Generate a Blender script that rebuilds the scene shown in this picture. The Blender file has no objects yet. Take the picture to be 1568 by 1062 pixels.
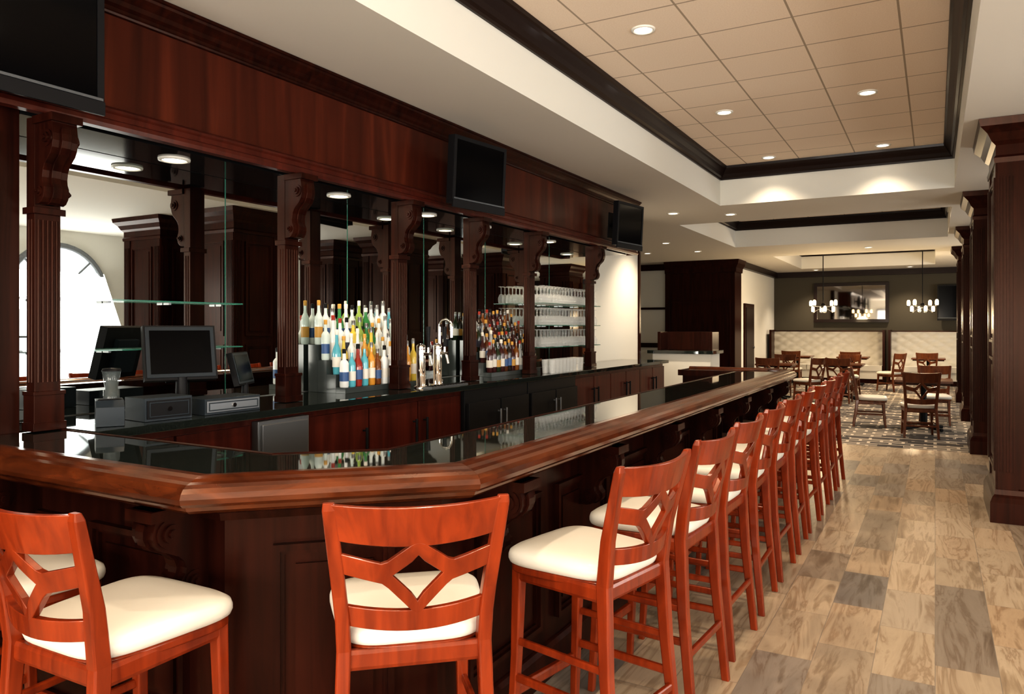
import bpy, math, random
from mathutils import Vector, Matrix
random.seed(7)
S=bpy.context.scene
# ---------------------------------------------------------------- materials
def nt(name):
    m=bpy.data.materials.new(name); m.use_nodes=True
    n=m.node_tree.nodes; l=m.node_tree.links
    return m,n,l,n["Principled BSDF"]
def plain(name,col,rough=.5,metal=0,coat=0,trans=0,alpha=1,emit=None,es=0,ior=1.45,spec=.5):
    m,n,l,p=nt(name)
    p.inputs['Base Color'].default_value=(*col,1); p.inputs['Roughness'].default_value=rough
    p.inputs['Metallic'].default_value=metal; p.inputs['Coat Weight'].default_value=coat
    p.inputs['Coat Roughness'].default_value=.08
    p.inputs['Transmission Weight'].default_value=trans; p.inputs['Alpha'].default_value=alpha
    p.inputs['IOR'].default_value=ior
    p.inputs['Specular IOR Level'].default_value=spec
    if emit: 
        p.inputs['Emission Color'].default_value=(*emit,1); p.inputs['Emission Strength'].default_value=es
    return m
def ramp(n,stops):
    r=n.new('ShaderNodeValToRGB'); e=r.color_ramp.elements
    e[0].position=stops[0][0]; e[0].color=(*stops[0][1],1)
    e[1].position=stops[-1][0]; e[1].color=(*stops[-1][1],1)
    for pos,c in stops[1:-1]:
        x=e.new(pos); x.color=(*c,1)
    return r
def wood(name,c0,c1,rough=.3,scale=(18,18,1.2),coat=.3,c2=None,spec=.4):
    m,n,l,p=nt(name)
    tc=n.new('ShaderNodeTexCoord'); mp=n.new('ShaderNodeMapping'); mp.inputs['Scale'].default_value=scale
    no=n.new('ShaderNodeTexNoise'); no.inputs['Scale'].default_value=1; no.inputs['Detail'].default_value=5; no.inputs['Distortion'].default_value=.8
    l.new(tc.outputs['Object'],mp.inputs[0]); l.new(mp.outputs[0],no.inputs['Vector'])
    st=[(.3,c0),(.7,c1)] if c2 is None else [(.25,c0),(.55,c1),(.8,c2)]
    r=ramp(n,st); l.new(no.outputs['Fac'],r.inputs[0]); l.new(r.outputs[0],p.inputs['Base Color'])
    p.inputs['Roughness'].default_value=rough; p.inputs['Coat Weight'].default_value=coat; p.inputs['Coat Roughness'].default_value=.12
    p.inputs['Specular IOR Level'].default_value=spec
    p.inputs['Specular Tint'].default_value=(1,.62,.45,1)
    return m
M={}
M['mahog']=wood('dark_mahogany',(.010,.0026,.0018),(.030,.0066,.0036),.28,coat=.02,spec=.15)
M['header']=wood('header_mahogany',(.022,.0045,.0028),(.060,.0115,.0055),.34,(16,7,.5),.05,(.12,.025,.010),spec=.22)
M['cab']=wood('cabinet_mahogany',(.038,.0075,.005),(.08,.0145,.0085),.32,(14,14,1),.08,spec=.22)
M['rail']=wood('bar_rail_mahogany',(.040,.010,.0035),(.115,.028,.008),.18,(6,6,20),.5)
M['cherry']=wood('cherry_stool_wood',(.12,.0145,.0035),(.25,.034,.007),.28,(20,20,2.5),.25)
M['chairw']=wood('dining_chair_wood',(.06,.018,.009),(.14,.045,.018),.3,(20,20,2.5),.2)
M['crown']=plain('crown_dark_wood',(.013,.0055,.004),.4,coat=.05,spec=.25)
M['vinyl']=plain('cream_vinyl',(.66,.63,.56),.42,coat=.1)
M['white']=plain('wall_cream_paint',(.74,.73,.67),.75)
M['soff']=plain('soffit_paint',(.61,.575,.51),.8)
M['olive']=plain('dark_olive_wall',(.060,.052,.036),.8)
M['black']=plain('black_plastic',(.008,.008,.009),.45,spec=.2)
M['screen']=plain('tv_screen',(.002,.002,.0025),.14,spec=.14)
M['silver']=plain('silver_trim',(.12,.13,.14),.35,metal=.6)
M['steel']=plain('brushed_steel',(.27,.28,.29),.35,metal=.9)
M['chrome']=plain('chrome',(.85,.83,.8),.08,metal=1)
M['mirror']=plain('mirror_glass',(.76,.80,.78),.006,metal=1)
M['pmirror']=plain('picture_mirror_glass',(.4,.36,.32),.03,metal=1)
M['alc']=plain('alcove_black_gloss',(.010,.011,.012),.08)
M['glass']=plain('clear_glass',(.85,.95,.92),.03,alpha=.10)
M['gedge']=plain('glass_edge_green',(.06,.26,.19),.1,alpha=.6)
M['stem']=plain('stemware_glass',(.85,.87,.86),.04,alpha=.28)
M['bulb']=plain('lamp_glow',(1,.9,.7),.5,emit=(1,.72,.40),es=6)
M['dl']=plain('downlight_glow',(1,.9,.7),.5,emit=(1,.86,.66),es=9)
M['trimw']=plain('downlight_trim',(.8,.78,.72),.4)
M['day']=plain('daylight_window_pane',(1,1,1),.2,emit=(.90,.97,1),es=1.5)
M['frame']=plain('window_frame_grey',(.16,.17,.18),.5)
M['greyp']=plain('grey_register_plastic',(.018,.025,.032),.35,spec=.35)
M['riser']=plain('smoked_glass_riser',(.05,.06,.06),.12)
M['jar']=plain('smoked_glass_jar',(.12,.14,.14),.05,alpha=.4)
M['label']=plain('bottle_label_white',(.78,.75,.68),.6)
M['label2']=plain('bottle_label_dark',(.03,.03,.05),.5)
M['label3']=plain('bottle_label_gold',(.55,.30,.06),.4)
M['label4']=plain('bottle_label_blue',(.04,.10,.26),.4)
bc=[(.74,.80,.79),(.64,.74,.71),(.78,.81,.81),(.04,.22,.07),(.10,.42,.52),(.62,.28,.04),(.66,.50,.08),(.30,.03,.02),(.16,.05,.012),(.26,.38,.08)]
M['bot']=[plain('bottle_glass_%d'%i,c,.06,coat=.4) for i,c in enumerate(bc)]
M['botd']=[plain('dark_bottle_%d'%i,c,.06,coat=.5) for i,c in enumerate([(.02,.012,.008),(.10,.03,.008),(.015,.03,.012),(.20,.07,.015),(.05,.01,.01),(.4,.42,.42)])]
def granite():
    m,n,l,p=nt('black_granite')
    tc=n.new('ShaderNodeTexCoord'); no=n.new('ShaderNodeTexNoise'); no.inputs['Scale'].default_value=160; no.inputs['Detail'].default_value=3
    l.new(tc.outputs['Object'],no.inputs['Vector'])
    r=ramp(n,[(.45,(.008,.011,.010)),(.72,(.026,.032,.028))]); l.new(no.outputs['Fac'],r.inputs[0]); l.new(r.outputs[0],p.inputs['Base Color'])
    p.inputs['Roughness'].default_value=.025; p.inputs['Specular IOR Level'].default_value=1.0
    return m
M['granite']=granite()
def mathn(n,l,op,a,b=None):
    x=n.new('ShaderNodeMath'); x.operation=op
    for i,v in enumerate((a,b)):
        if v is None: continue
        if isinstance(v,(int,float)): x.inputs[i].default_value=v
        else: l.new(v,x.inputs[i])
    return x.outputs[0]
def ceiltile():
    m,n,l,p=nt('acoustic_ceiling_tile')
    tc=n.new('ShaderNodeTexCoord'); sp=n.new('ShaderNodeSeparateXYZ'); l.new(tc.outputs['Object'],sp.inputs[0])
    def line(o,size,off):
        a=mathn(n,l,'ADD',o,off); a=mathn(n,l,'DIVIDE',a,size); a=mathn(n,l,'FRACT',a); a=mathn(n,l,'SUBTRACT',a,.5); a=mathn(n,l,'ABSOLUTE',a); return mathn(n,l,'GREATER_THAN',a,.5-.0075/size)
    g=mathn(n,l,'MAXIMUM',line(sp.outputs[0],.65,21.665),line(sp.outputs[1],.6,20.3))
    no=n.new('ShaderNodeTexNoise'); no.inputs['Scale'].default_value=90; l.new(tc.outputs['Object'],no.inputs['Vector'])
    r=ramp(n,[(.3,(.78,.645,.51)),(.7,(.84,.705,.57))]); l.new(no.outputs['Fac'],r.inputs[0])  # peach tint puts the warm ceiling glow into the tile colour
    mx=n.new('ShaderNodeMixRGB'); l.new(g,mx.inputs[0]); l.new(r.outputs[0],mx.inputs[1]); mx.inputs[2].default_value=(.38,.30,.22,1)
    l.new(mx.outputs[0],p.inputs['Base Color']); p.inputs['Roughness'].default_value=.9
    return m
M['tile']=ceiltile()
def floorm():
    m,n,l,p=nt('wood_look_tile')
    tc=n.new('ShaderNodeTexCoord'); mp=n.new('ShaderNodeMapping'); mp.inputs['Rotation'].default_value=(0,0,math.pi/2)
    l.new(tc.outputs['Object'],mp.inputs[0])
    br=n.new('ShaderNodeTexBrick'); l.new(mp.outputs[0],br.inputs['Vector'])
    br.inputs['Color1'].default_value=(0,0,0,1); br.inputs['Color2'].default_value=(1,1,1,1); br.inputs['Mortar'].default_value=(.5,.5,.5,1)
    br.inputs['Scale'].default_value=1; br.inputs['Brick Width'].default_value=.62; br.inputs['Row Height'].default_value=.25; br.inputs['Mortar Size'].default_value=.0016; br.inputs['Mortar Smooth'].default_value=.1
    br.offset=.37
    tone=ramp(n,[(0,(.17,.145,.125)),(.18,(.27,.215,.16)),(.4,(.38,.30,.215)),(.6,(.42,.335,.245)),(.75,(.36,.26,.17)),(.88,(.38,.31,.235)),(1,(.17,.15,.135))]); l.new(br.outputs['Color'],tone.inputs[0])
    sc=n.new('ShaderNodeVectorMath'); sc.operation='MULTIPLY'; sc.inputs[1].default_value=(9,1.15,1); l.new(tc.outputs['Object'],sc.inputs[0])
    s2=n.new('ShaderNodeVectorMath'); s2.operation='SCALE'; s2.inputs['Scale'].default_value=23; l.new(br.outputs['Color'],s2.inputs[0])
    ad=n.new('ShaderNodeVectorMath'); ad.operation='ADD'; l.new(sc.outputs[0],ad.inputs[0]); l.new(s2.outputs[0],ad.inputs[1])
    no=n.new('ShaderNodeTexNoise'); no.inputs['Scale'].default_value=1; no.inputs['Detail'].default_value=5; no.inputs['Distortion'].default_value=.75; no.inputs['Roughness'].default_value=.6
    l.new(ad.outputs[0],no.inputs['Vector'])
    gr=ramp(n,[(.28,(.42,.35,.29)),(.38,(.72,.66,.58)),(.45,(1.12,1.10,1.06)),(.53,(1.0,.97,.92)),(.58,(.64,.55,.46)),(.62,(1.08,1.04,1.0)),(.76,(.58,.50,.42))]); l.new(no.outputs['Fac'],gr.inputs[0])
    mx=n.new('ShaderNodeMixRGB'); mx.blend_type='MULTIPLY'; mx.inputs[0].default_value=.85; l.new(tone.outputs[0],mx.inputs[1]); l.new(gr.outputs[0],mx.inputs[2])
    m2=n.new('ShaderNodeMixRGB'); l.new(br.outputs['Fac'],m2.inputs[0]); l.new(mx.outputs[0],m2.inputs[1]); m2.inputs[2].default_value=(.18,.15,.12,1)
    l.new(m2.outputs[0],p.inputs['Base Color']); p.inputs['Roughness'].default_value=.36
    return m
M['floor']=floorm()
def carpet():
    m,n,l,p=nt('patterned_carpet')
    tc=n.new('ShaderNodeTexCoord')
    br=n.new('ShaderNodeTexBrick'); l.new(tc.outputs['Object'],br.inputs['Vector'])
    br.inputs['Color1'].default_value=(.04,.036,.034,1); br.inputs['Color2'].default_value=(.20,.17,.14,1); br.inputs['Mortar'].default_value=(.50,.43,.35,1)
    br.inputs['Scale'].default_value=1; br.inputs['Brick Width'].default_value=.26; br.inputs['Row Height'].default_value=.17; br.inputs['Mortar Size'].default_value=.020
    br.offset=.43
    b2=n.new('ShaderNodeTexBrick'); l.new(tc.outputs['Object'],b2.inputs['Vector'])
    b2.inputs['Color1'].default_value=(0,0,0,1); b2.inputs['Color2'].default_value=(1,1,1,1); b2.inputs['Mortar'].default_value=(0,0,0,1)
    b2.inputs['Scale'].default_value=1; b2.inputs['Brick Width'].default_value=.34; b2.inputs['Row Height'].default_value=.23; b2.inputs['Mortar Size'].default_value=.02; b2.offset=.31
    r=ramp(n,[(.50,(0,0,0)),(.52,(1,1,1))]); l.new(b2.outputs['Color'],r.inputs[0])
    mx=n.new('ShaderNodeMixRGB'); l.new(r.outputs[0],mx.inputs[0]); l.new(br.outputs['Color'],mx.inputs[1]); mx.inputs[2].default_value=(.05,.042,.04,1)
    l.new(mx.outputs[0],p.inputs['Base Color']); p.inputs['Roughness'].default_value=.95
    return m
M['carpet']=carpet()
# ---------------------------------------------------------------- builder
class B:
    def __init__(s): s.v=[]; s.f=[]; s.m=[]; s.s=[]
    def add(s,vs,fs,mat,smooth=False):
        o=len(s.v); s.v+= [tuple(v) for v in vs]
        for f in fs: s.f.append([o+i for i in f]); s.m.append(mat); s.s.append(smooth)
    def box(s,x0,x1,y0,y1,z0,z1,mat):
        vs=[(x,y,z) for z in (z0,z1) for x,y in ((x0,y0),(x1,y0),(x1,y1),(x0,y1))]
        s.add(vs,[(3,2,1,0),(4,5,6,7),(0,1,5,4),(1,2,6,5),(2,3,7,6),(3,0,4,7)],mat)
    def obox(s,o,t,nn,s0,s1,z0,z1,d0,d1,mat):
        vs=[]
        for z in (z0,z1):
            for a,d in ((s0,d0),(s1,d0),(s1,d1),(s0,d1)):
                vs.append((o[0]+t[0]*a+nn[0]*d,o[1]+t[1]*a+nn[1]*d,z))
        s.add(vs,[(3,2,1,0),(4,5,6,7),(0,1,5,4),(1,2,6,5),(2,3,7,6),(3,0,4,7)],mat)
    def frame(s,o,t,nn,s0,s1,z0,z1,w,d0,d1,mat):
        s.obox(o,t,nn,s0,s1,z0,z0+w,d0,d1,mat); s.obox(o,t,nn,s0,s1,z1-w,z1,d0,d1,mat)
        s.obox(o,t,nn,s0,s0+w,z0+w,z1-w,d0,d1,mat); s.obox(o,t,nn,s1-w,s1,z0+w,z1-w,d0,d1,mat)
    def raised(s,o,t,nn,s0,s1,z0,z1,d,mat):
        s.frame(o,t,nn,s0,s1,z0,z1,.022,0,d,mat)
        s.frame(o,t,nn,s0+.022,s1-.022,z0+.022,z1-.022,.014,0,d*.5,mat)
        if s1-s0>.2: s.obox(o,t,nn,s0+.07,s1-.07,z0+.07,z1-.07,0,d*.45,mat)
    def beam(s,pts,sizes,mat,smooth=False):
        vs=[];n=len(pts)
        for p,(w,d) in zip(pts,sizes):
            c=.22
            for a,b in ((-1,-1+c),(-1+c,-1),(1-c,-1),(1,-1+c),(1,1-c),(1-c,1),(-1+c,1),(-1,1-c)):
                vs.append((p[0]+a*w/2,p[1]+b*d/2,p[2]))
        fs=[]
        for i in range(n-1):
            for k in range(8): fs.append((i*8+k,i*8+(k+1)%8,i*8+8+(k+1)%8,i*8+8+k))
        fs.append(tuple(range(7,-1,-1))); fs.append(tuple((n-1)*8+k for k in range(8)))
        s.add(vs,fs,mat,smooth)
    def bar(s,p,q,w,h,mat):
        p=Vector(p);q=Vector(q);d=(q-p).normalized(); up=Vector((0,0,1))
        if abs(d.z)>.95: up=Vector((0,1,0))
        r=d.cross(up).normalized(); u=r.cross(d)
        vs=[];
        for c in (p,q):
            for a,b in ((-1,-.6),(-.6,-1),(.6,-1),(1,-.6),(1,.6),(.6,1),(-.6,1),(-1,.6)): vs.append(c+r*a*w/2+u*b*h/2)
        fs=[(k,(k+1)%8,8+(k+1)%8,8+k) for k in range(8)]+[tuple(range(7,-1,-1)),tuple(range(8,16))]
        s.add(vs,fs,mat)
    def lathe(s,c,prof,mat,seg=14,smooth=True):
        vs=[];n=len(prof)
        for r,z in prof:
            for k in range(seg):
                a=2*math.pi*k/seg; vs.append((c[0]+r*math.cos(a),c[1]+r*math.sin(a),c[2]+z))
        fs=[]
        for i in range(n-1):
            for k in range(seg): fs.append((i*seg+k,i*seg+(k+1)%seg,(i+1)*seg+(k+1)%seg,(i+1)*seg+k))
        s.add(vs,fs,mat,smooth)
        if prof[0][0]>1e-4: s.add(vs[:seg],[tuple(range(seg-1,-1,-1))],mat)
        if prof[-1][0]>1e-4: s.add(vs[-seg:],[tuple(range(seg))],mat)
    def cyl(s,p,q,r,mat,seg=14,r2=None,smooth=True):
        p=Vector(p);q=Vector(q);d=(q-p).normalized(); a=Vector((0,0,1)) if abs(d.z)<.9 else Vector((1,0,0))
        u=d.cross(a).normalized(); w=d.cross(u); r2=r if r2 is None else r2
        vs=[c+u*rr*math.cos(2*math.pi*k/seg)+w*rr*math.sin(2*math.pi*k/seg) for c,rr in ((p,r),(q,r2)) for k in range(seg)]
        s.add(vs,[(k,(k+1)%seg,seg+(k+1)%seg,seg+k) for k in range(seg)],mat,smooth)
        s.add(vs,[tuple(range(seg-1,-1,-1)),tuple(range(seg,2*seg))],mat)
    def tube(s,pts,r,mat,seg=10):
        for a,b in zip(pts[:-1],pts[1:]): s.cyl(a,b,r,mat,seg)
    def sweep(s,path,prof,mat,closed=False,profclosed=True,smooth=False):
        n=len(path); k=len(prof); vs=[]
        def nrm(a,b):
            dx,dy=b[0]-a[0],b[1]-a[1]; L=math.hypot(dx,dy); return (-dy/L,dx/L)
        for i,p in enumerate(path):
            if closed: n1=nrm(path[i-1],p); n2=nrm(p,path[(i+1)%n])
            else:
                n1=nrm(path[i-1],p) if i>0 else None; n2=nrm(p,path[i+1]) if i<n-1 else None
                n1=n1 or n2; n2=n2 or n1
            q=1+n1[0]*n2[0]+n1[1]*n2[1]; m=((n1[0]+n2[0])/q,(n1[1]+n2[1])/q)
            for o,z in prof: vs.append((p[0]+m[0]*o,p[1]+m[1]*o,z))
        fs=[]
        for i in range(n if closed else n-1):
            j=(i+1)%n
            for a in range(k if profclosed else k-1):
                b=(a+1)%k; fs.append((i*k+a,j*k+a,j*k+b,i*k+b))
        s.add(vs,fs,mat,smooth)
        if not closed and profclosed:
            s.add(vs[:k],[tuple(range(k))],mat); s.add(vs[-k:],[tuple(range(k-1,-1,-1))],mat)
    def extr(s,poly,mapf,mat):
        k=len(poly); vs=[mapf(u,v,0) for u,v in poly]+[mapf(u,v,1) for u,v in poly]
        s.add(vs,[tuple(range(k)),tuple(range(2*k-1,k-1,-1))]+[(i,(i+1)%k,k+(i+1)%k,k+i) for i in range(k)],mat)
    def obj(s,name,loc=(0,0,0),rot=(0,0,0),bevel=0,sc=1):
        me=bpy.data.meshes.new(name+'_mesh'); me.from_pydata([(a*sc,b_*sc,c_*sc) for a,b_,c_ in s.v],[],s.f)
        mats=[]
        for m in s.m:
            if m not in mats: mats.append(m)
        for m in mats: me.materials.append(m)
        me.polygons.foreach_set('material_index',[mats.index(m) for m in s.m])
        me.polygons.foreach_set('use_smooth',s.s); 
        import bmesh
        bm=bmesh.new(); bm.from_mesh(me); bmesh.ops.recalc_face_normals(bm,faces=bm.faces); bm.to_mesh(me); bm.free()
        me.update()
        o=bpy.data.objects.new(name,me); S.collection.objects.link(o); o.location=loc; o.rotation_euler=rot
        if bevel:
            md=o.modifiers.new('bevel','BEVEL'); md.width=bevel; md.segments=2; md.limit_method='ANGLE'; md.angle_limit=.7
        return o
def inst(o,name,loc,rotz=0):
    c=bpy.data.objects.new(name,o.data); S.collection.objects.link(c); c.location=loc; c.rotation_euler=(0,0,rotz)
    for md in o.modifiers:
        m2=c.modifiers.new(md.name,md.type); m2.width=md.width; m2.segments=md.segments; m2.limit_method=md.limit_method; m2.angle_limit=md.angle_limit
    return c
def corbel(b,o,t,nn,w,h,D,ztop,mat):
    P=[(0,0),(1,0),(1,-.07),(.94,-.09),(.97,-.15),(1,-.22),(1,-.30),(.95,-.38),(.85,-.45),(.70,-.50),(.55,-.55),(.45,-.62),(.41,-.70),(.43,-.76),(.5,-.81),(.51,-.87),(.46,-.93),(.34,-.98),(.2,-1),(0,-1)]
    def mk(ww,ex):
        def f(u,v,sd):
            a=(-ww/2 if sd==0 else ww/2); d=u*D+(ex if u>0 else 0)
            return (o[0]+t[0]*a+nn[0]*d,o[1]+t[1]*a+nn[1]*d,ztop+v*h)
        return f
    b.extr(P,mk(w*.8,0),mat)
    b.extr(P[4:],mk(w*.30,.012),mat)
    b.obox(o,t,nn,-w/2,w/2,ztop-.035,ztop,0,D+.015,mat)
    for (du,dv,r) in ((.72,-.27,.26*D if D<.2 else .055),(.28,-.86,.16*D if D<.2 else .035)):
        r=min(r,h*.16)
        c=(o[0]+nn[0]*du*D,o[1]+nn[1]*du*D)
        z=ztop+dv*h
        for rr,e in ((r,.0),(r*.62,.010),(r*.3,.018)):
            hw=w*.4+.006+e
            b.cyl((c[0]-t[0]*hw,c[1]-t[1]*hw,z),(c[0]+t[0]*hw,c[1]+t[1]*hw,z),rr,mat,16)
# ---------------------------------------------------------------- constants
ZS=3.19; ZC=3.70
HOLES=[(-2.54,.20,-3.0,10.26),(-3.6,.20,11.9,15.8),(-3.3,.0,18.3,22.6)]
XL,XR,YB,YF=-9.0,5.0,-4.0,24.0
# ---------------------------------------------------------------- room shell
b=B(); b.box(XL,XR,YB,10.8,-.06,0,M['floor']); b.obj('floor')
b=B(); b.box(XL,XR,10.8,YF,-.06,0.0,M['carpet']); b.obj('floor_carpet')
b=B()
xs=sorted(set([XL,XR]+[h[0] for h in HOLES]+[h[1] for h in HOLES])); ys=sorted(set([YB,YF]+[h[2] for h in HOLES]+[h[3] for h in HOLES]))
for i in range(len(xs)-1):
    for j in range(len(ys)-1):
        x0,x1,y0,y1=xs[i],xs[i+1],ys[j],ys[j+1]; cx,cy=(x0+x1)/2,(y0+y1)/2
        if any(h[0]<cx<h[1] and h[2]<cy<h[3] for h in HOLES): continue
        b.add([(x0,y0,ZS),(x1,y0,ZS),(x1,y1,ZS),(x0,y1,ZS)],[(0,1,2,3)],M['soff'])
b.add([(XL,YB,ZC+.1),(XR,YB,ZC+.1),(XR,YF,ZC+.1),(XL,YF,ZC+.1)],[(0,1,2,3)],M['soff'])
for h in HOLES:
    x0,x1,y0,y1=h
    b.add([(x0,y0,ZC),(x1,y0,ZC),(x1,y1,ZC),(x0,y1,ZC)],[(0,1,2,3)],M['tile'])
    P=[(x0,y0),(x1,y0),(x1,y1),(x0,y1)]
    for k in range(4):
        p,q=P[k],P[(k+1)%4]; b.add([(p[0],p[1],ZS),(q[0],q[1],ZS),(q[0],q[1],ZC),(p[0],p[1],ZC)],[(0,1,2,3)],M['white'])
b.obj('ceiling')
CP=[(0,3.53),(.02,3.53),(.025,3.55),(.045,3.565),(.06,3.60),(.085,3.64),(.095,3.66),(.11,3.67),(.115,3.699),(0,3.699)]
for i,h in enumerate(HOLES):
    b=B(); x0,x1,y0,y1=h; b.sweep([(x0,y0),(x1,y0),(x1,y1),(x0,y1)],CP,M['crown'],closed=True); b.obj('trim_%d'%(i+1))
def wall(name,x0,x1,y0,y1,z0=0,z1=ZC,mat=None):
    b=B(); b.box(x0,x1,y0,y1,z0,z1,mat or M['white']); return b.obj(name)
wall('wall_right',XR,XR+.1,YB,YF); wall('wall_rear',-4.0,XR,YB-.1,YB)
wall('wall_far',-4.3,XR,YF,YF+.1,mat=M['olive'])
wall('wall_bar',-4.12,-4.0,YB,11.07); wall('wall_alcove',XL,-4.12,10.95,11.07); wall('wall_left',XL-.1,XL,11.0,19.3)
wall('wall_partition',XL,-6.0,19.2,19.3); wall('wall_side',-4.42,-4.3,19.3,YF)
b=B(); b.box(-4.13,-3.97,11.05,11.11,0,ZS,M['mahog']); b.box(-4.0,-3.98,10.32,11.05,.0,.14,M['mahog']); b.obj('trim_4')
b=B(); b.box(XL,-6.0,19.15,19.2,1.0,1.12,M['mahog']); b.box(XL,-6.0,19.12,19.2,ZS-.16,ZS,M['mahog']); b.box(XL,-6.0,19.16,19.2,2.0,2.06,M['mahog']); b.obj('trim_5')
b=B(); b.box(-4.3,-4.18,19.3,YF,ZS-.16,ZS,M['crown']); b.box(-4.3,XR,YF-.12,YF,ZS-.16,ZS,M['crown']); b.box(-4.3,-4.27,19.3,YF,0,.14,M['mahog']); b.obj('trim_6')
b=B(); b.box(-6.0,-4.25,18.6,19.3,0,ZS-.001,M['mahog'])
o=(-6.0,18.6);t=(1,0);n_=(0,-1)
b.raised(o,t,n_,.1,1.65,.25,2.2,.02,M['mahog'])
b.sweep([(-4.25,19.3),(-4.25,18.6),(-6.0,18.6)][::-1],[(0,ZS-.3),(-.03,ZS-.3),(-.04,ZS-.2),(-.1,ZS-.1),(-.12,ZS-.002),(0,ZS-.002)],M['mahog'])
b.obj('wall_wood_partition')
b=B(); b.box(-4.29,-4.25,19.75,20.85,0,2.15,M['mahog']); b.box(-4.25,-4.235,19.85,20.75,.02,2.05,M['crown']); b.cyl((-4.2,20.65,1.0),(-4.235,20.65,1.0),.03,M['steel']); b.obj('door_1')
def window(name,o,t,nn,w,z0,zs,arch=True):
    b=B(); r=w/2
    top=[(r*math.cos(a),zs+r*math.sin(a)) for a in [math.pi*k/20 for k in range(21)]] if arch else [(r,zs),(-r,zs)]
    poly=[(-r,z0),(r,z0)]+top
    def f(u,v,sd): d=.01 if sd==0 else .02; return (o[0]+t[0]*u+nn[0]*d,o[1]+t[1]*u+nn[1]*d,v)
    b.extr(poly,f,M['day'])
    ps=[(-r,z0),(r,z0)]+top
    m=len(ps)
    for i in range(m):
        p,q=ps[i],ps[(i+1)%m]
        P=Vector((o[0]+t[0]*p[0]+nn[0]*.03,o[1]+t[1]*p[0]+nn[1]*.03,p[1])); Q=Vector((o[0]+t[0]*q[0]+nn[0]*.03,o[1]+t[1]*q[0]+nn[1]*.03,q[1]))
        if (P-Q).length>1e-4: b.bar(P,Q,.06,.09,M['frame'])
    def mm(u0,v0,u1,v1,ww=.03):
        b.bar((o[0]+t[0]*u0+nn[0]*.03,o[1]+t[1]*u0+nn[1]*.03,v0),(o[0]+t[0]*u1+nn[0]*.03,o[1]+t[1]*u1+nn[1]*.03,v1),.03,ww,M['frame'])
    for u in (-r/3,r/3): mm(u,z0,u,zs)
    mm(-r,zs,r,zs,.06); mm(-r,(z0+zs)/2,r,(z0+zs)/2)
    if arch:
        for a in (45,90,135):
            a=math.radians(a); mm(r*.4*math.cos(a),zs+r*.4*math.sin(a),r*math.cos(a),zs+r*math.sin(a))
        for k in range(10):
            a,c=math.pi*k/10,math.pi*(k+1)/10
            mm(r*.4*math.cos(a),zs+r*.4*math.sin(a),r*.4*math.cos(c),zs+r*.4*math.sin(c))
    b.obox(o,t,nn,-r-.1,r+.1,z0-.06,z0-.02,0,.1,M['white'])
    b.obj(name)
wi=1
for y in (-.6,3.3,7.3,11.4,15.3,19.2):
    window('window_%d'%wi,(XR,y),(0,1),(-1,0),1.62,.65,2.12); wi+=1
for x in (-2.2,.2,2.6):  # unseen rear windows, added to give the rear area fill a source
    window('window_%d'%wi,(x,YB),(1,0),(0,1),1.9,.6,2.6,False); wi+=1
# ---------------------------------------------------------------- pillars
def pillar(w,d):
    b=B(); m=M['mahog']
    b.box(0,w,0,d,0,ZS-.002,m)
    loop=[(0,0),(w,0),(w,d),(0,d)]
    b.sweep(loop,[(0,0),(-.05,0),(-.05,.16),(-.035,.2),(-.02,.22),(-.015,.26),(0,.27)],m,closed=True)
    b.sweep(loop,[(0,ZS-.34),(-.02,ZS-.34),(-.025,ZS-.30),(-.01,ZS-.28),(-.01,ZS-.2),(-.04,ZS-.17),(-.07,ZS-.11),(-.12,ZS-.06),(-.13,ZS-.003),(0,ZS-.003)],m,closed=True)
    for (o,t,nn,L) in (((0,0),(1,0),(0,-1),w),((0,d),(0,-1),(-1,0),d),((w,0),(0,1),(1,0),d),((w,d),(-1,0),(0,1),w)):
        for s0 in (.0,L-.14):
            b.obox(o,t,nn,s0,s0+.14,.26,ZS-.34,0,.012,m)
            for k in range(5): b.obox(o,t,nn,s0+.018+k*.022,s0+.03+k*.022,.4,ZS-.45,.012,.022,m)
        b.raised(o,t,nn,.19,L-.19,.4,1.3,.02,m); b.raised(o,t,nn,.19,L-.19,1.42,ZS-.45,.02,m)
    return b
p=pillar(.85,.85).obj('wood_pillar',(.43,7.1,0))
for (x,y) in ((.42,10.75),(.42,14.4),(.42,17.9),(2.0,7.1),(2.0,10.75),(2.0,14.4)): inst(p,'wood_pillar',(x,y,0))
# ---------------------------------------------------------------- back bar
CY=[1.93,3.41,4.53,5.52,6.62,8.13]
b=B(); b.box(-4.0,-3.56,-1.0,1.84,0,ZS-.002,M['mahog']); 
o=(-3.56,-1.0);t=(0,1);n_=(1,0)
for a,c in ((.2,1.4),(1.5,2.75)): b.raised(o,t,n_,a,c,1.25,2.4,.02,M['mahog'])
b.obj('wall_dark_panel')
b=B(); b.box(-3.995,-3.56,1.845,9.38,2.50,2.55,M['alc']); b.obj('ceiling_alcove')
b=B(); b.box(-4.0,-3.56,9.30,9.38,2.55,ZS-.002,M['header']); b.obj('wall_header_return')
b=B()
hx=-3.46
b.box(-3.555,hx,.3,9.38,2.56,ZS-.002,M['header']); 
path=[(hx,.3),(hx,9.38),(-3.555,9.38)][::-1]
HB=[(0,2.49),(-.05,2.49),(-.055,2.51),(-.05,2.53),(-.035,2.54),(-.035,2.565),(-.045,2.575),(-.04,2.588),(-.02,2.60),(0,2.61)]
HC=[(0,3.05),(-.012,3.055),(-.015,3.065),(-.022,3.07),(-.022,3.085),(-.035,3.10),(-.045,3.12),(-.06,3.14),(-.075,3.155),(-.078,3.168),(-.088,3.172),(-.088,3.187),(0,3.187)]
HB=[(-a,z) for a,z in HB]; HC=[(-a,z) for a,z in HC]
b.sweep(path,HB,M['cab']); b.sweep(path,HC,M['mahog'])
b.obj('back_bar_header')
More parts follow.
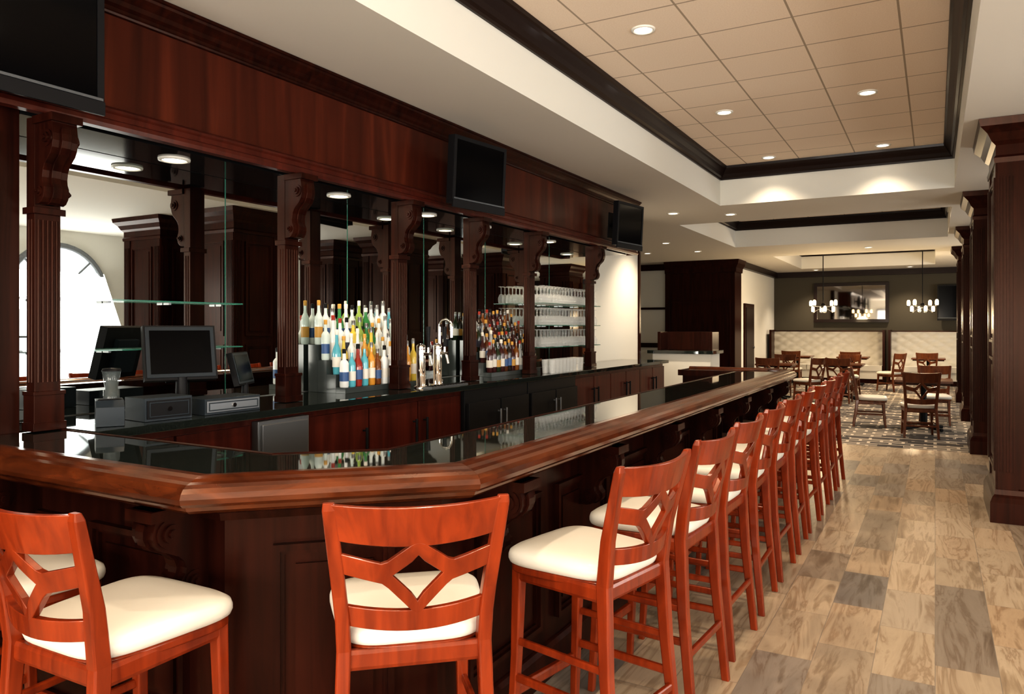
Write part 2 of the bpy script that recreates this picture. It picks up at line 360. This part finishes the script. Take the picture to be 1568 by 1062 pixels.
for y in CY:
    b=B(); m=M['mahog']; w=.115
    b.box(-3.565,-3.50,y-w/2,y+w/2,1.083,2.488,m)
    b.box(-3.572,-3.485,y-w/2-.010,y+w/2+.010,1.083,1.25,m); b.box(-3.575,-3.478,y-w/2-.016,y+w/2+.016,1.083,1.12,m); b.box(-3.575,-3.48,y-w/2-.014,y+w/2+.014,1.242,1.26,m)
    for k in range(5): b.cyl((-3.5,y-.040+k*.020,1.30),(-3.5,y-.040+k*.020,2.03),.0075,m,8)
    for k in range(2): b.cyl((-3.52-k*.022,y-w/2,1.30),(-3.52-k*.022,y-w/2,2.03),.006,m,8)
    b.box(-3.572,-3.482,y-w/2-.014,y+w/2+.014,2.055,2.085,m)
    corbel(b,(-3.5,y),(0,1),(1,0),.14,.39,.14,2.487,m)
    b.obj('fluted_column',bevel=.002)
b=B(); b.box(-3.998,-3.975,1.86,9.28,1.085,2.498,M['mirror'])
for y in (3.30,4.45,5.45,6.5,7.95): b.box(-3.975,-3.973,y-.003,y+.003,1.085,2.498,M['gedge'])
b.obj('back_bar_mirror')
b=B()
b.box(-3.97,-3.34,2.02,10.25,.1,1.04,M['cab']); b.box(-3.97,-3.42,2.02,10.25,0,.1,M['black'])
b.box(-3.972,-3.27,2.02,10.3,1.04,1.08,M['granite'])
o=(-3.34,0);t=(0,1);n_=(1,0)
def door(a,c,h=None,dz0=.14,dz1=1.0):
    b.obox(o,t,n_,a+.008,c-.008,dz0,dz1,0,.022,M['cab'])
    if h is not None:
        b.cyl((-3.285,h,.62),(-3.285,h,.88),.010,M['black'],10); 
        for z in (.64,.86): b.cyl((-3.32,h,z),(-3.285,h,z),.007,M['black'],8)
for a,c,h in ((2.03,2.45,None),(2.45,2.93,None),(3.36,3.93,3.87),(3.93,4.48,4.42),(4.48,5.04,4.55)): door(a,c,h)
for k in range(6):
    a=7.25+k*.5; door(a,a+.5,a+.44 if k%2==0 else a+.06)
b.obj('back_bar_cabinet',bevel=.003)
b=B(); b.box(-3.339,-3.285,2.95,3.34,.12,1.02,M['steel']); b.box(-3.285,-3.27,2.97,3.32,.12,1.0,M['steel']); b.obj('undercounter_dishwasher',bevel=.004)
for (a,c) in ((5.08,6.14),(6.16,7.22)):
    b=B(); b.box(-3.339,-3.30,a,c,.1,1.035,M['black'])
    mid=(a+c)/2
    for p0,p1,h in ((a+.02,mid-.01,mid-.05),(mid+.01,c-.02,mid+.05)):
        b.box(-3.30,-3.268,p0,p1,.15,.93,M['black']); b.cyl((-3.24,h,.5),(-3.24,h,.85),.009,M['steel'],10)
        for z in (.52,.83): b.cyl((-3.268,h,z),(-3.24,h,z),.008,M['steel'],8)
    b.obj('bottle_cooler',bevel=.004)
def shelves(y0,y1,zz,x0=-3.97,x1=-3.66):
    b=B()
    for z in zz:
        b.box(x0,x1,y0,y1,z,z+.008,M['glass']); b.box(x1,x1+.004,y0,y1,z,z+.008,M['gedge'])
        for y in (y0,y1): b.box(x0,x1,y-.004,y,z,z+.008,M['gedge'])
        for k in range(4):
            y=y0+.1+(y1-y0-.2)*k/3; b.box(x0,x0+.05,y-.008,y+.008,z-.012,z,M['steel'])
    b.obj('glass_shelf')
shelves(2.02,3.33,(1.42,1.69),x1=-3.85) 
shelves(7.2,8.75,(1.32,1.56,1.80))
def bottle(b,x,y,z,h,r,mb,ml,mc,kind):
    if kind==0: P=[(r*.9,0),(r,.01),(r,h*.55),(r*.9,h*.62),(r*.42,h*.72),(r*.36,h*.78),(r*.36,h*.92)]
    elif kind==1: P=[(r*.9,0),(r,.01),(r,h*.62),(r*.75,h*.68),(r*.4,h*.72),(r*.38,h*.9)]
    else: P=[(r*.8,0),(r*.85,.01),(r*1.05,h*.45),(r*.9,h*.55),(r*.4,h*.68),(r*.34,h*.92)]
    b.lathe((x,y,z),P,mb,12)
    b.lathe((x,y,z),[(r*1.02,h*.16),(r*1.02,h*.40)],ml,12)
    b.lathe((x,y,z),[(r*.42,h*.88),(r*.42,h*.99),(r*.3,h)],mc,10)
def bottles(name,y0,y1,tiers,mats,step=.071,hr=(.26,.34)):
    b=B()
    for i,(x,z) in enumerate(tiers):
        b.box(x-.042,x+.045,y0-.02,y1+.02,1.081,z,M['riser'])
        y=y0+.02+.02*(i%2)
        while y<y1:
            bottle(b,x+random.uniform(-.004,.004),y,z+.001,random.uniform(*hr),random.uniform(.029,.036),random.choice(mats),random.choice([M['label'],M['label'],M['label2'],M['label3'],M['label4']]),random.choice([M['black'],M['label'],M['steel'],M['steel'],M['label3'],M['label3'],M['bot'][7]]),random.choice([0,0,1,2]))
            y+=step+random.uniform(-.002,.007)
    b.obj(name)
cl=M['bot'][:3]*4+M['bot'][3:5]*2+M['bot'][5:7]*2+M['bot'][7:]
T4=[(-3.645,1.12),(-3.733,1.21),(-3.821,1.31),(-3.909,1.42)]
bottles('liquor_bottles',4.03,4.88,T4,cl)
bottles('wine_bottles',6.02,6.98,T4,M['botd']+M['botd'][:5],hr=(.26,.31))
b=B()
def wineglass(x,y,z,inv=False,h=.19,r=.036):
    P=[(r*.9,0),(r*.85,.004),(.005,.01),(.004,h*.42),(r*.6,h*.5),(r,h*.68),(r*.95,h*.85),(r*.8,h)]
    if inv: P=[(a,h-q) for a,q in P][::-1]
    b.lathe((x,y,z),P,M['stem'],10)
for z in (1.329,1.569,1.809):
    for x in (-3.72,-3.82,-3.91):
        y=7.26
        while y<8.72: wineglass(x,y,z,inv=True); y+=.085
b.obj('stemware')
b=B()
for x in (-3.34,-3.42):
    y=6.75
    while y<7.5: b.lathe((x,y,1.081),[(.028,0),(.036,.14)],M['stem'],12); b.lathe((x,y,1.081),[(.026,.004),(.034,.14)],M['stem'],12); y+=.085
b.obj('pint_glasses')
def tap(x,y,h=.33):
    b=B(); c=M['chrome']
    b.lathe((x,y,1.081),[(.055,0),(.055,.012),(.036,.02),(.034,h-.03),(.036,h-.01),(.03,h),(0,h+.012)],c,20)
    b.cyl((x+.03,y,1.081+h-.07),(x+.10,y,1.081+h-.07),.012,c); b.cyl((x+.085,y,1.081+h-.07),(x+.105,y,1.081+h-.15),.010,c)
    b.cyl((x+.07,y,1.081+h-.07),(x+.07,y,1.081+h-.02),.008,c); b.cyl((x+.07,y,1.081+h-.02),(x+.07,y,1.081+h+.14),.010,M['black'],r2=.018)
    b.obj('beer_tap_tower')
tap(-3.44,4.68); tap(-3.44,4.90); 
b=B(); pts=[(-3.60,5.16,1.081+.02)]+[(-3.60,5.16,1.55)]+[(-3.60+.06*(1-math.cos(a)),5.16,1.55+.06*math.sin(a)) for a in [math.pi*k/8 for k in range(1,9)]]+[(-3.48,5.16,1.46)]
b.tube(pts,.011,M['chrome']); b.lathe((-3.60,5.16,1.081),[(.03,0),(.03,.03),(.012,.04)],M['chrome'],14); b.obj('gooseneck_faucet')
b=B(); b.box(-3.36,-3.28,4.6,5.1,1.081,1.098,M['steel']); 
for k in range(12): b.box(-3.355,-3.285,4.62+k*.04,4.63+k*.04,1.098,1.102,M['black'])
b.obj('drip_tray')
def pos_terminal(loc,rz,sc=1):
    b=B()
    b.lathe((0,0,0),[(.09,0),(.09,.015),(.035,.03),(.03,.19)],M['black'],18)
    def F(p):
        a=math.radians(-14); y,z=p[1],p[2]-.09; return (p[0],y*math.cos(a)-z*math.sin(a),.17+y*math.sin(a)+z*math.cos(a))
    n0=len(b.v)
    b.box(-.19,.19,-.02,.03,.09,.40,M['black']); b.box(-.18,.18,-.026,-.02,.105,.39,M['greyp']); b.box(-.16,.16,-.028,-.026,.125,.37,M['screen']); b.box(-.1,.1,.03,.06,.13,.33,M['greyp'])
    for i in range(n0,len(b.v)): b.v[i]=F(b.v[i])
    b.obj('pos_touchscreen',loc,(0,0,math.radians(rz)),bevel=.003,sc=sc)
pos_terminal((-3.655,2.74,1.081),66)
pos_terminal((-3.70,3.22,1.081),118,.66)  # small added terminal, stands in for a monitor reflection in the mirror
def drawer(name,w,d,h,loc,rz,mf):
    b=B(); b.box(-w/2,w/2,-d/2,d/2,0,h,M['greyp']); b.box(-w/2+.01,w/2-.01,-d/2-.006,-d/2,.012,h-.012,mf); b.cyl((0,-d/2-.012,h/2),(0,-d/2-.005,h/2),.012,M['chrome']); b.frame((-w/2,-d/2),(1,0),(0,-1),.02,w-.02,.02,h-.02,.006,.006,.009,M['greyp']); b.obj(name,loc,(0,0,math.radians(rz)),bevel=.004)
drawer('cash_drawer',.25,.19,.115,(-3.46,2.46,1.081),84,M['black'])
drawer('cash_drawer',.36,.20,.085,(-3.45,2.84,1.081),88,M['steel'])
b=B(); 
b.extr([(-.09,0),(.09,0),(.09,.09),(.05,.12),(-.09,.12)],lambda u,v,s_:((-.06 if s_==0 else .06),-u,v),M['greyp']); b.box(-.05,.05,-.03,.02,.12,.124,M['black']); b.obj('receipt_printer',(-3.45,2.19,1.081),(0,0,math.radians(60)),bevel=.004)
b=B(); b.lathe((0,0,0),[(.036,0),(.036,.04),(.028,.045),(.04,.12),(.042,.13)],M['jar'],16); b.lathe((0,0,.13),[(.044,0),(.04,.012),(0,.016)],M['black'],16); b.obj('glass_jar',(-3.45,2.20,1.207))
# ---------------------------------------------------------------- TVs
def tv(w,h,loc,rotz,tilt=0,arm=.15):
    b=B(); b.box(-w/2,w/2,-.03,.03,0,h,M['black']); 
    b.frame((-w/2,-.03),(1,0),(0,-1),0,w,0,h,.03,0,.008,M['black'])
    b.box(-w/2+.025,w/2-.025,-.032,-.03,.05,h-.025,M['screen'])
    b.box(-w/2,w/2,-.045,-.03,-.03,.03,M['black']); b.box(-w/2+.01,w/2-.01,-.047,-.03,.032,.044,M['silver'])
    b.box(-w*.3,w*.3,.03,.06,.08,h-.08,M['black']); b.box(-.12,.12,.06,.07,h/2-.1,h/2+.1,M['black'])
    b.box(-.03,.03,.07,.07+arm,h/2-.03,h/2+.03,M['black'])
    b.box(-.12,.12,.07+arm,.085+arm,h/2-.15,h/2+.15,M['black'])
    return b.obj('television',loc,(tilt,0,rotz),bevel=.003)
tv(1.15,.62,(-3.24,1.435,2.51),math.radians(90),0,.08)
tv(.64,.52,(-3.20,5.09,2.50),math.radians(82),math.radians(3),.12)
tv(.62,.51,(-3.20,8.47,2.50),math.radians(82),math.radians(3),.12)
b=B(); b.box(-1.0,1.0,0,.04,0,1.15,M['black']); b.frame((-1.0,0),(1,0),(0,-1),0,2.0,0,1.15,.09,0,.03,M['crown']); b.box(-.91,.91,-.006,0,.09,1.06,M['pmirror']); b.obj('framed_wall_mirror',(-2.15,23.95,1.68))
tv(1.4,.95,(.75,23.86,1.75),0,0,.02)
# ---------------------------------------------------------------- main bar
path=[(-3.545,1.418),(-1.902,1.418),(-1.264,2.04),(-1.264,8.35),(-1.52,8.62),(-2.45,8.62)]
b=B()
RP=[(.155,1.060),(.155,1.083),(.145,1.094),(.125,1.099),(.10,1.099),(.075,1.094),(.055,1.088),(.035,1.084),(.018,1.076),(.006,1.063),(0,1.047),(.003,1.032),(.014,1.022),(.028,1.018),(.034,1.006),(.048,.996),(.075,.988),(.11,.984),(.155,.984)]
b.sweep(path,RP,M['rail'],smooth=False)
b.sweep(path,[(.15,1.04),(.15,1.078),(.56,1.078),(.56,1.04)],M['granite'])
b.sweep(path,[(.56,1.02),(.56,1.080),(.57,1.083),(.578,1.08),(.578,1.02)],M['mahog'])
b.sweep(path,[(.24,.0),(.24,1.03),(.40,1.03),(.40,0)],M['mahog'])
b.sweep(path,[(.24,.93),(.215,.93),(.21,.955),(.19,.965),(.18,.99),(.24,.99)],M['mahog'])
b.sweep(path,[(.24,0),(.215,0),(.215,.13),(.225,.15),(.24,.155)],M['mahog'])
def mit(path,i,off):
    def nrm(a,c):
        dx,dy=c[0]-a[0],c[1]-a[1]; L=math.hypot(dx,dy); return (-dy/L,dx/L)
    p=path[i]; n1=nrm(path[i-1],p) if i>0 else nrm(p,path[1]); n2=nrm(p,path[i+1]) if i<len(path)-1 else n1
    q=1+n1[0]*n2[0]+n1[1]*n2[1]; return (p[0]+(n1[0]+n2[0])/q*off,p[1]+(n1[1]+n2[1])/q*off)
for i,np_ in ((0,2),(1,1),(2,8),(4,1)):
    p0,p1=mit(path,i,.24),mit(path,i+1,.24); L=math.dist(p0,p1); t=((p1[0]-p0[0])/L,(p1[1]-p0[1])/L); nn=(t[1],-t[0])
    st=.17; wseg=(L-2*st-(np_-1)*.16)/np_ if L>.8 else L-.3
    st=st if L>.8 else .15
    for k in range(np_):
        a=st+k*(wseg+.16); b.raised(p0,t,nn,a,a+wseg,.24,.84,.028,M['mahog'])
    cs=[]
    if i==0: cs=[.45,L-.13]
    if i==2: cs=[.30+k*.93 for k in range(7)]
    for c in cs: corbel(b,(p0[0]+t[0]*c,p0[1]+t[1]*c),t,nn,.13,.29,.20,.985,M['mahog'])
b.obj('bar_counter')
# ---------------------------------------------------------------- stools
def seat(name,hs,ht,wood_,cush,stz):
    b=B()
    def py(z):
        pts=[(0,-.245),(hs*.55,-.205),(hs-.05,-.19),(hs+.08,-.205),(ht,-.275)]
        for (a,ya),(c,yc) in zip(pts[:-1],pts[1:]):
            if z<=c: 
                f=(z-a)/(c-a); return ya+(yc-ya)*f
        return pts[-1][1]
    def px(z): 
        return .212-.026*min(1,z/(hs-.05)) if z<hs else .186+.038*(z-hs)/(ht-hs)
    for sx in (-1,1):
        zz=[0,hs*.3,hs*.55,hs*.8,hs-.05,hs+.03,hs+.10,hs+.2,ht-.02,ht]
        b.beam([(sx*px(z),py(z),z) for z in zz],[(.030,.034),(.034,.038),(.037,.042),(.038,.046),(.038,.048),(.038,.046),(.037,.042),(.037,.036),(.036,.028),(.028,.018)],wood_)
        b.beam([(sx*.195,.205,0),(sx*.185,.185,hs*.5),(sx*.182,.175,hs-.06)],[(.028,.028),(.034,.034),(.042,.042)],wood_)
        b.bar((sx*.19,.19,hs-.08),(sx*.19,-.19,hs-.08),.024,.055,wood_)
        b.bar((sx*.192,.195,stz*1.25),(sx*.203,-.22,stz*1.25),.02,.03,wood_)
        if hs>.6: b.bar((sx*.189,.187,stz*1.25+.13),(sx*.20,-.21,stz*1.25+.13),.018,.026,wood_)
    b.bar((-.19,.18,hs-.08),(.19,.18,hs-.08),.024,.055,wood_); b.bar((-.19,-.19,hs-.08),(.19,-.19,hs-.08),.024,.055,wood_)
    b.bar((-.19,.2,stz),(.19,.2,stz),.026,.04,wood_); b.bar((-.2,-.225,stz*1.05),(.2,-.225,stz*1.05),.02,.03,wood_)
    def ring(sc,z):
        vs=[]
        for k in range(48):
            a=2*math.pi*k/48; c,s_=math.cos(a),math.sin(a); e=.42
            x=math.copysign(abs(c)**e,c); y=math.copysign(abs(s_)**e,s_)
            w=.208+.024*y; vs.append((x*w*sc,.014+y*.212*sc,z))
        return vs
    def stack(rs,mat,smooth):
        vs=[];N=48
        for sc,z in rs: vs+=ring(sc,z)
        fs=[(i*N+k,i*N+(k+1)%N,i*N+N+(k+1)%N,i*N+N+k) for i in range(len(rs)-1) for k in range(N)]
        b.add(vs,fs,mat,smooth); b.add(vs[:N],[tuple(range(N-1,-1,-1))],mat); b.add(vs[-N:],[tuple(range(N))],mat,smooth)
    stack([(.97,hs-.075),(1.0,hs-.07),(1.0,hs-.052),(.97,hs-.046)],wood_,False)
    stack([(.99,hs-.047),(1.025,hs-.042),(1.045,hs-.030),(1.045,hs-.018),(1.025,hs-.004),(.96,hs+.006),(.8,hs+.014),(.5,hs+.019),(.2,hs+.021)],cush,True)
    bow=.045; th=.020
    def P(s_,z,d): 
        return (s_*px(z)*.98, py(z)-bow*(1-s_*s_)+d,z)
    def strip(cs,n=14):
        vs=[];
        for i in range(n+1):
            s_=-1+2*i/n; lo,hi=cs(s_)
            vs+=[P(s_,lo,-th/2),P(s_,hi,-th/2),P(s_,hi,th/2),P(s_,lo,th/2)]
        fs=[]
        for i in range(n):
            for k in range(4): fs.append((i*4+k,i*4+(k+1)%4,i*4+4+(k+1)%4,i*4+4+k))
        fs+=[(0,1,2,3),(n*4+3,n*4+2,n*4+1,n*4)]
        b.add(vs,fs,wood_)
    f=(ht-hs)/.35
    cb=ht-.115*f; lt=hs+.062*f
    strip(lambda s_:(cb+.016*s_*s_,ht-.012+.008*(s_*s_)))
    strip(lambda s_:(lt-.055*f+.012*s_*s_,lt+.012*s_*s_))
    tm=(cb+lt)/2+.012*f
    def up(s_):
        a=abs(s_); z=tm+.010+(cb-tm-.016)*max(0,1-a/.40)
        if a>.40: z=tm+.010+.05*(a-.40)
        hw=.018 if (a>.44 or a<.02) else .024
        return z-hw,z+hw
    def dn(s_):
        a=abs(s_); z=tm-.010-(tm-lt-.016)*max(0,1-a/.40)
        if a>.40: z=tm-.010+.05*(a-.40)
        hw=.018 if (a>.44 or a<.02) else .024
        return z-hw,z+hw
    strip(up,26); strip(dn,26)
    return b.obj(name,bevel=.003)
st=seat('bar_stool',.755,1.11,M['cherry'],M['vinyl'],.24)
st.location=(-1.09,2.50,0); st.rotation_euler=(0,0,math.radians(79))
rots=[86,88,91,89,92,88,90,91,89]
for k in range(1,10): inst(st,'bar_stool',(-1.06,2.52+.62*k,0),math.radians(rots[k-1]))
inst(st,'bar_stool',(-1.34,1.765,0),math.radians(42))
inst(st,'bar_stool',(-2.0,1.31,0),math.radians(1))
inst(st,'bar_stool',(-2.62,1.31,0),math.radians(2))
# ---------------------------------------------------------------- dining
ch=seat('dining_chair',.46,.92,M['chairw'],M['vinyl'],.16)
ch.location=(-.2,12.1,0); ch.rotation_euler=(0,0,math.radians(8))
def table(x,y,s_=.38):
    b=B(); 
    b.box(-s_,s_,-s_,s_,.72,.755,M['chairw']); b.box(-s_+.03,s_-.03,-s_+.03,s_-.03,.69,.72,M['mahog'])
    b.lathe((0,0,0),[(.05,.04),(.05,.3),(.035,.4),(.045,.69)],M['black'],16)
    for a in range(4):
        a=a*math.pi/2+math.pi/4; b.bar((0,0,.06),(.34*math.cos(a),.34*math.sin(a),.025),.05,.045,M['black'])
    b.obj('dining_table',(x,y,0),bevel=.004)
D=math.radians
for (x,y) in ((-.15,12.95),(-3.3,21.9),(-1.9,21.9),(-.15,21.9),(1.3,21.9),(-3.0,17.0),(-1.7,17.6)): table(x,y)
for (x,y,r) in ((-.88,13.0,-85),(.0,13.78,182),(-3.3,21.05,0),(-1.9,21.05,5),(-.15,21.05,-5),(1.3,21.05,0),(-3.0,16.2,3),(-3.0,17.85,180),(-2.3,16.6,60),(-1.7,16.75,-4),(-1.7,18.45,178),(-.95,20.2,60)):
    inst(ch,'dining_chair',(x,y,0),D(r))
def banq(x0,x1):
    b=B(); y1=23.35; v=M['vinyl']
    b.box(x0,x1,22.75,y1,0,.12,M['mahog'])
    n=max(2,int((x1-x0)/.36)); w=(x1-x0)/n
    b.box(x0,x1,22.72,y1,.12,.34,v)
    for k in range(int(n/3)+1):
        ww=(x1-x0)/(int(n/3)+1); a=x0+k*ww
        b.box(a+.01,a+ww-.01,22.68,y1-.12,.34,.48,v)
    nx=n*8; nz=4*8; vs=[]
    for j in range(nz+1):
        for i in range(nx+1):
            u=i/8; q=j/8
            h=abs(math.sin(math.pi*(u+q)/1))*abs(math.sin(math.pi*(u-q)))
            vs.append((x0+(x1-x0)*i/nx,y1-.10-.045*h**.5,.48+.93*j/nz))
    fs=[(j*(nx+1)+i,j*(nx+1)+i+1,(j+1)*(nx+1)+i+1,(j+1)*(nx+1)+i) for j in range(nz) for i in range(nx)]
    b.add(vs,fs,v,True)
    b.box(x0,x1,y1-.10,y1+.05,.12,1.41,v)
    b.box(x0-.02,x1+.02,y1-.155,y1+.1,1.41,1.44,M['mahog'])
    for x in (x0-.06,x1): b.box(x,x+.06,22.75,y1+.1,0,1.46,M['mahog'])
    b.obj('tufted_banquette',bevel=0)
banq(-4.15,-1.25); banq(-1.05,1.9)
def chand(x,y):
    b=B(); m=M['black']; z=1.95; zt=ZC if 18.3<y<22.6 else ZS
    b.cyl((x,y,z+.1),(x,y,zt),.010,m,8); b.lathe((x,y,zt-.04),[(.03,0),(.07,.02),(.07,.039)],m,14)
    b.lathe((x,y,z+.02),[(.0,0),(.05,.02),(.05,.1),(0,.13)],m,12)
    for k in range(8):
        a=k*2*math.pi/8+.3; r=.32 if k%2 else .22; dz=.0 if k%2 else -.14
        px_,py_=x+r*math.cos(a),y+r*math.sin(a)
        b.cyl((x,y,z+.07),(px_,py_,z+.07+dz),.009,m,8); b.lathe((px_,py_,z+dz),[(.02,.06),(.04,.07),(.04,.08),(.02,.085)],m,12)
        b.lathe((px_,py_,z+.08+dz),[(.028,0),(.036,.03),(.036,.10),(.022,.13),(0,.135)],M['bulb'],12)
    b.obj('chandelier')
    L=bpy.data.lights.new('chandelier_light','POINT'); L.energy=110; L.color=(1,.76,.46); L.shadow_soft_size=.2
    o=bpy.data.objects.new('chandelier_light',L); o.location=(x,y,z-.25); S.collection.objects.link(o)
chand(-2.25,18.6); chand(-.25,19.4)
b=B(); b.box(-3.9,-2.98,11.45,12.0,0,1.13,M['white']); b.box(-3.97,-2.93,11.40,12.05,1.13,1.18,M['granite']); b.box(-3.85,-2.98,11.9,11.95,1.18,1.47,M['mahog']); b.box(-3.85,-3.8,11.55,11.9,1.18,1.47,M['mahog']); b.box(-3.03,-2.98,11.55,11.9,1.18,1.47,M['mahog'])
b.obj('host_station',bevel=.004)
# ---------------------------------------------------------------- downlights
def dl(r=.085):
    b=B(); 
    b.lathe((0,0,0),[(r*.72,-.001),(r*.8,-.012),(r,-.010),(r*1.02,0)],M['trimw'],24)
    b.lathe((0,0,0),[(0,-.006),(r*.74,-.006)],M['dl'],24); return b.obj('recessed_downlight')
first=dl(); first.location=(-1.84,.4,ZC)
pos=[]
for x in (-1.84,-.54):
    for k in range(5): pos.append((x,.4+2.4*k if k<4 else 9.9,ZC))
pos=[p for p in pos if not (p[0]==-1.84 and abs(p[1]-.4)<.01)]
pos+=[(-.32,13.0,ZC),(-2.38,13.0,ZC),(-.32,15.0,ZC),(-2.38,15.0,ZC),(-.8,20.4,ZC),(-2.6,20.4,ZC)]
nolamp=[(-4.6,14.3,ZS),(-5.6,16.1,ZS),(-5.4,13.2,ZS),(-1.2,17.1,ZS),(3,3,ZS),(3,8,ZS),(3,13,ZS),(-2.6,11.1,ZS)]
pos+=[(-3.3,10.6,ZS),(-4.5,16.2,ZS),(-3.0,23.2,ZS),(-.6,23.2,ZS)]+nolamp
pos+=[(-3.76,y,2.50) for y in (2.77,4.12,5.2,6.1,7.5,8.9)]
for p_ in pos: inst(first,'recessed_downlight',p_)
def spot(loc,e,ang=110,col=(1,.80,.58),size=.06,blend=.7):
    L=bpy.data.lights.new('downlight_lamp','SPOT'); L.energy=e; L.color=col; L.spot_size=math.radians(ang); L.spot_blend=blend; L.shadow_soft_size=size
    o=bpy.data.objects.new('downlight_lamp',L); o.location=(loc[0],loc[1],loc[2]-.03); S.collection.objects.link(o)
for p_ in [(-1.84,.4,ZC)]+pos:
    if p_[2]<2.6: spot(p_,34 if 4<p_[1]<5 else 18,120)
    elif p_ in nolamp: continue
    elif p_[1]>10.5: spot(p_,210)
    elif p_[1]>9: spot(p_,60)
    else: spot(p_,100)
def area(name,loc,rot,sx,sy,e,col=(1,1,1)):
    L=bpy.data.lights.new(name,'AREA'); L.shape='RECTANGLE'; L.size=sx; L.size_y=sy; L.energy=e; L.color=col
    o=bpy.data.objects.new(name,L); o.location=loc; o.rotation_euler=rot; S.collection.objects.link(o)
for y in (-.6,3.3,7.3,11.4,15.3,19.2): area('window_fill',(XR-.5,y,1.6),(0,math.radians(118),0),2.0,1.6,90,(1,.975,.94))  # area fill set inside the right windows, tilted up to brighten the ceiling
for x in (-2.2,.2,2.6): area('window_fill',(x,YB+.6,1.4),(math.radians(134),0,0),1.8,1.7,190,(1,.93,.84))  # added fill lamps at the invented rear windows, aimed up at the ceiling
W=bpy.data.worlds.new('world'); S.world=W; W.use_nodes=True; W.node_tree.nodes['Background'].inputs[0].default_value=(.6,.7,.8,1); W.node_tree.nodes['Background'].inputs[1].default_value=.3
c=bpy.data.cameras.new('camera'); c.lens=26.4; c.sensor_width=36; c.shift_y=-.0198; c.clip_start=.05
o=bpy.data.objects.new('camera',c); o.location=(0,0,1.55); o.rotation_euler=(math.radians(90),0,math.radians(29.4)); S.collection.objects.link(o); S.camera=o
S.view_settings.view_transform='Standard'
for lk in ('Medium High Contrast','Standard - Medium High Contrast'):
    try: S.view_settings.look=lk; break
    except Exception as e: print(e)
S.view_settings.exposure=0
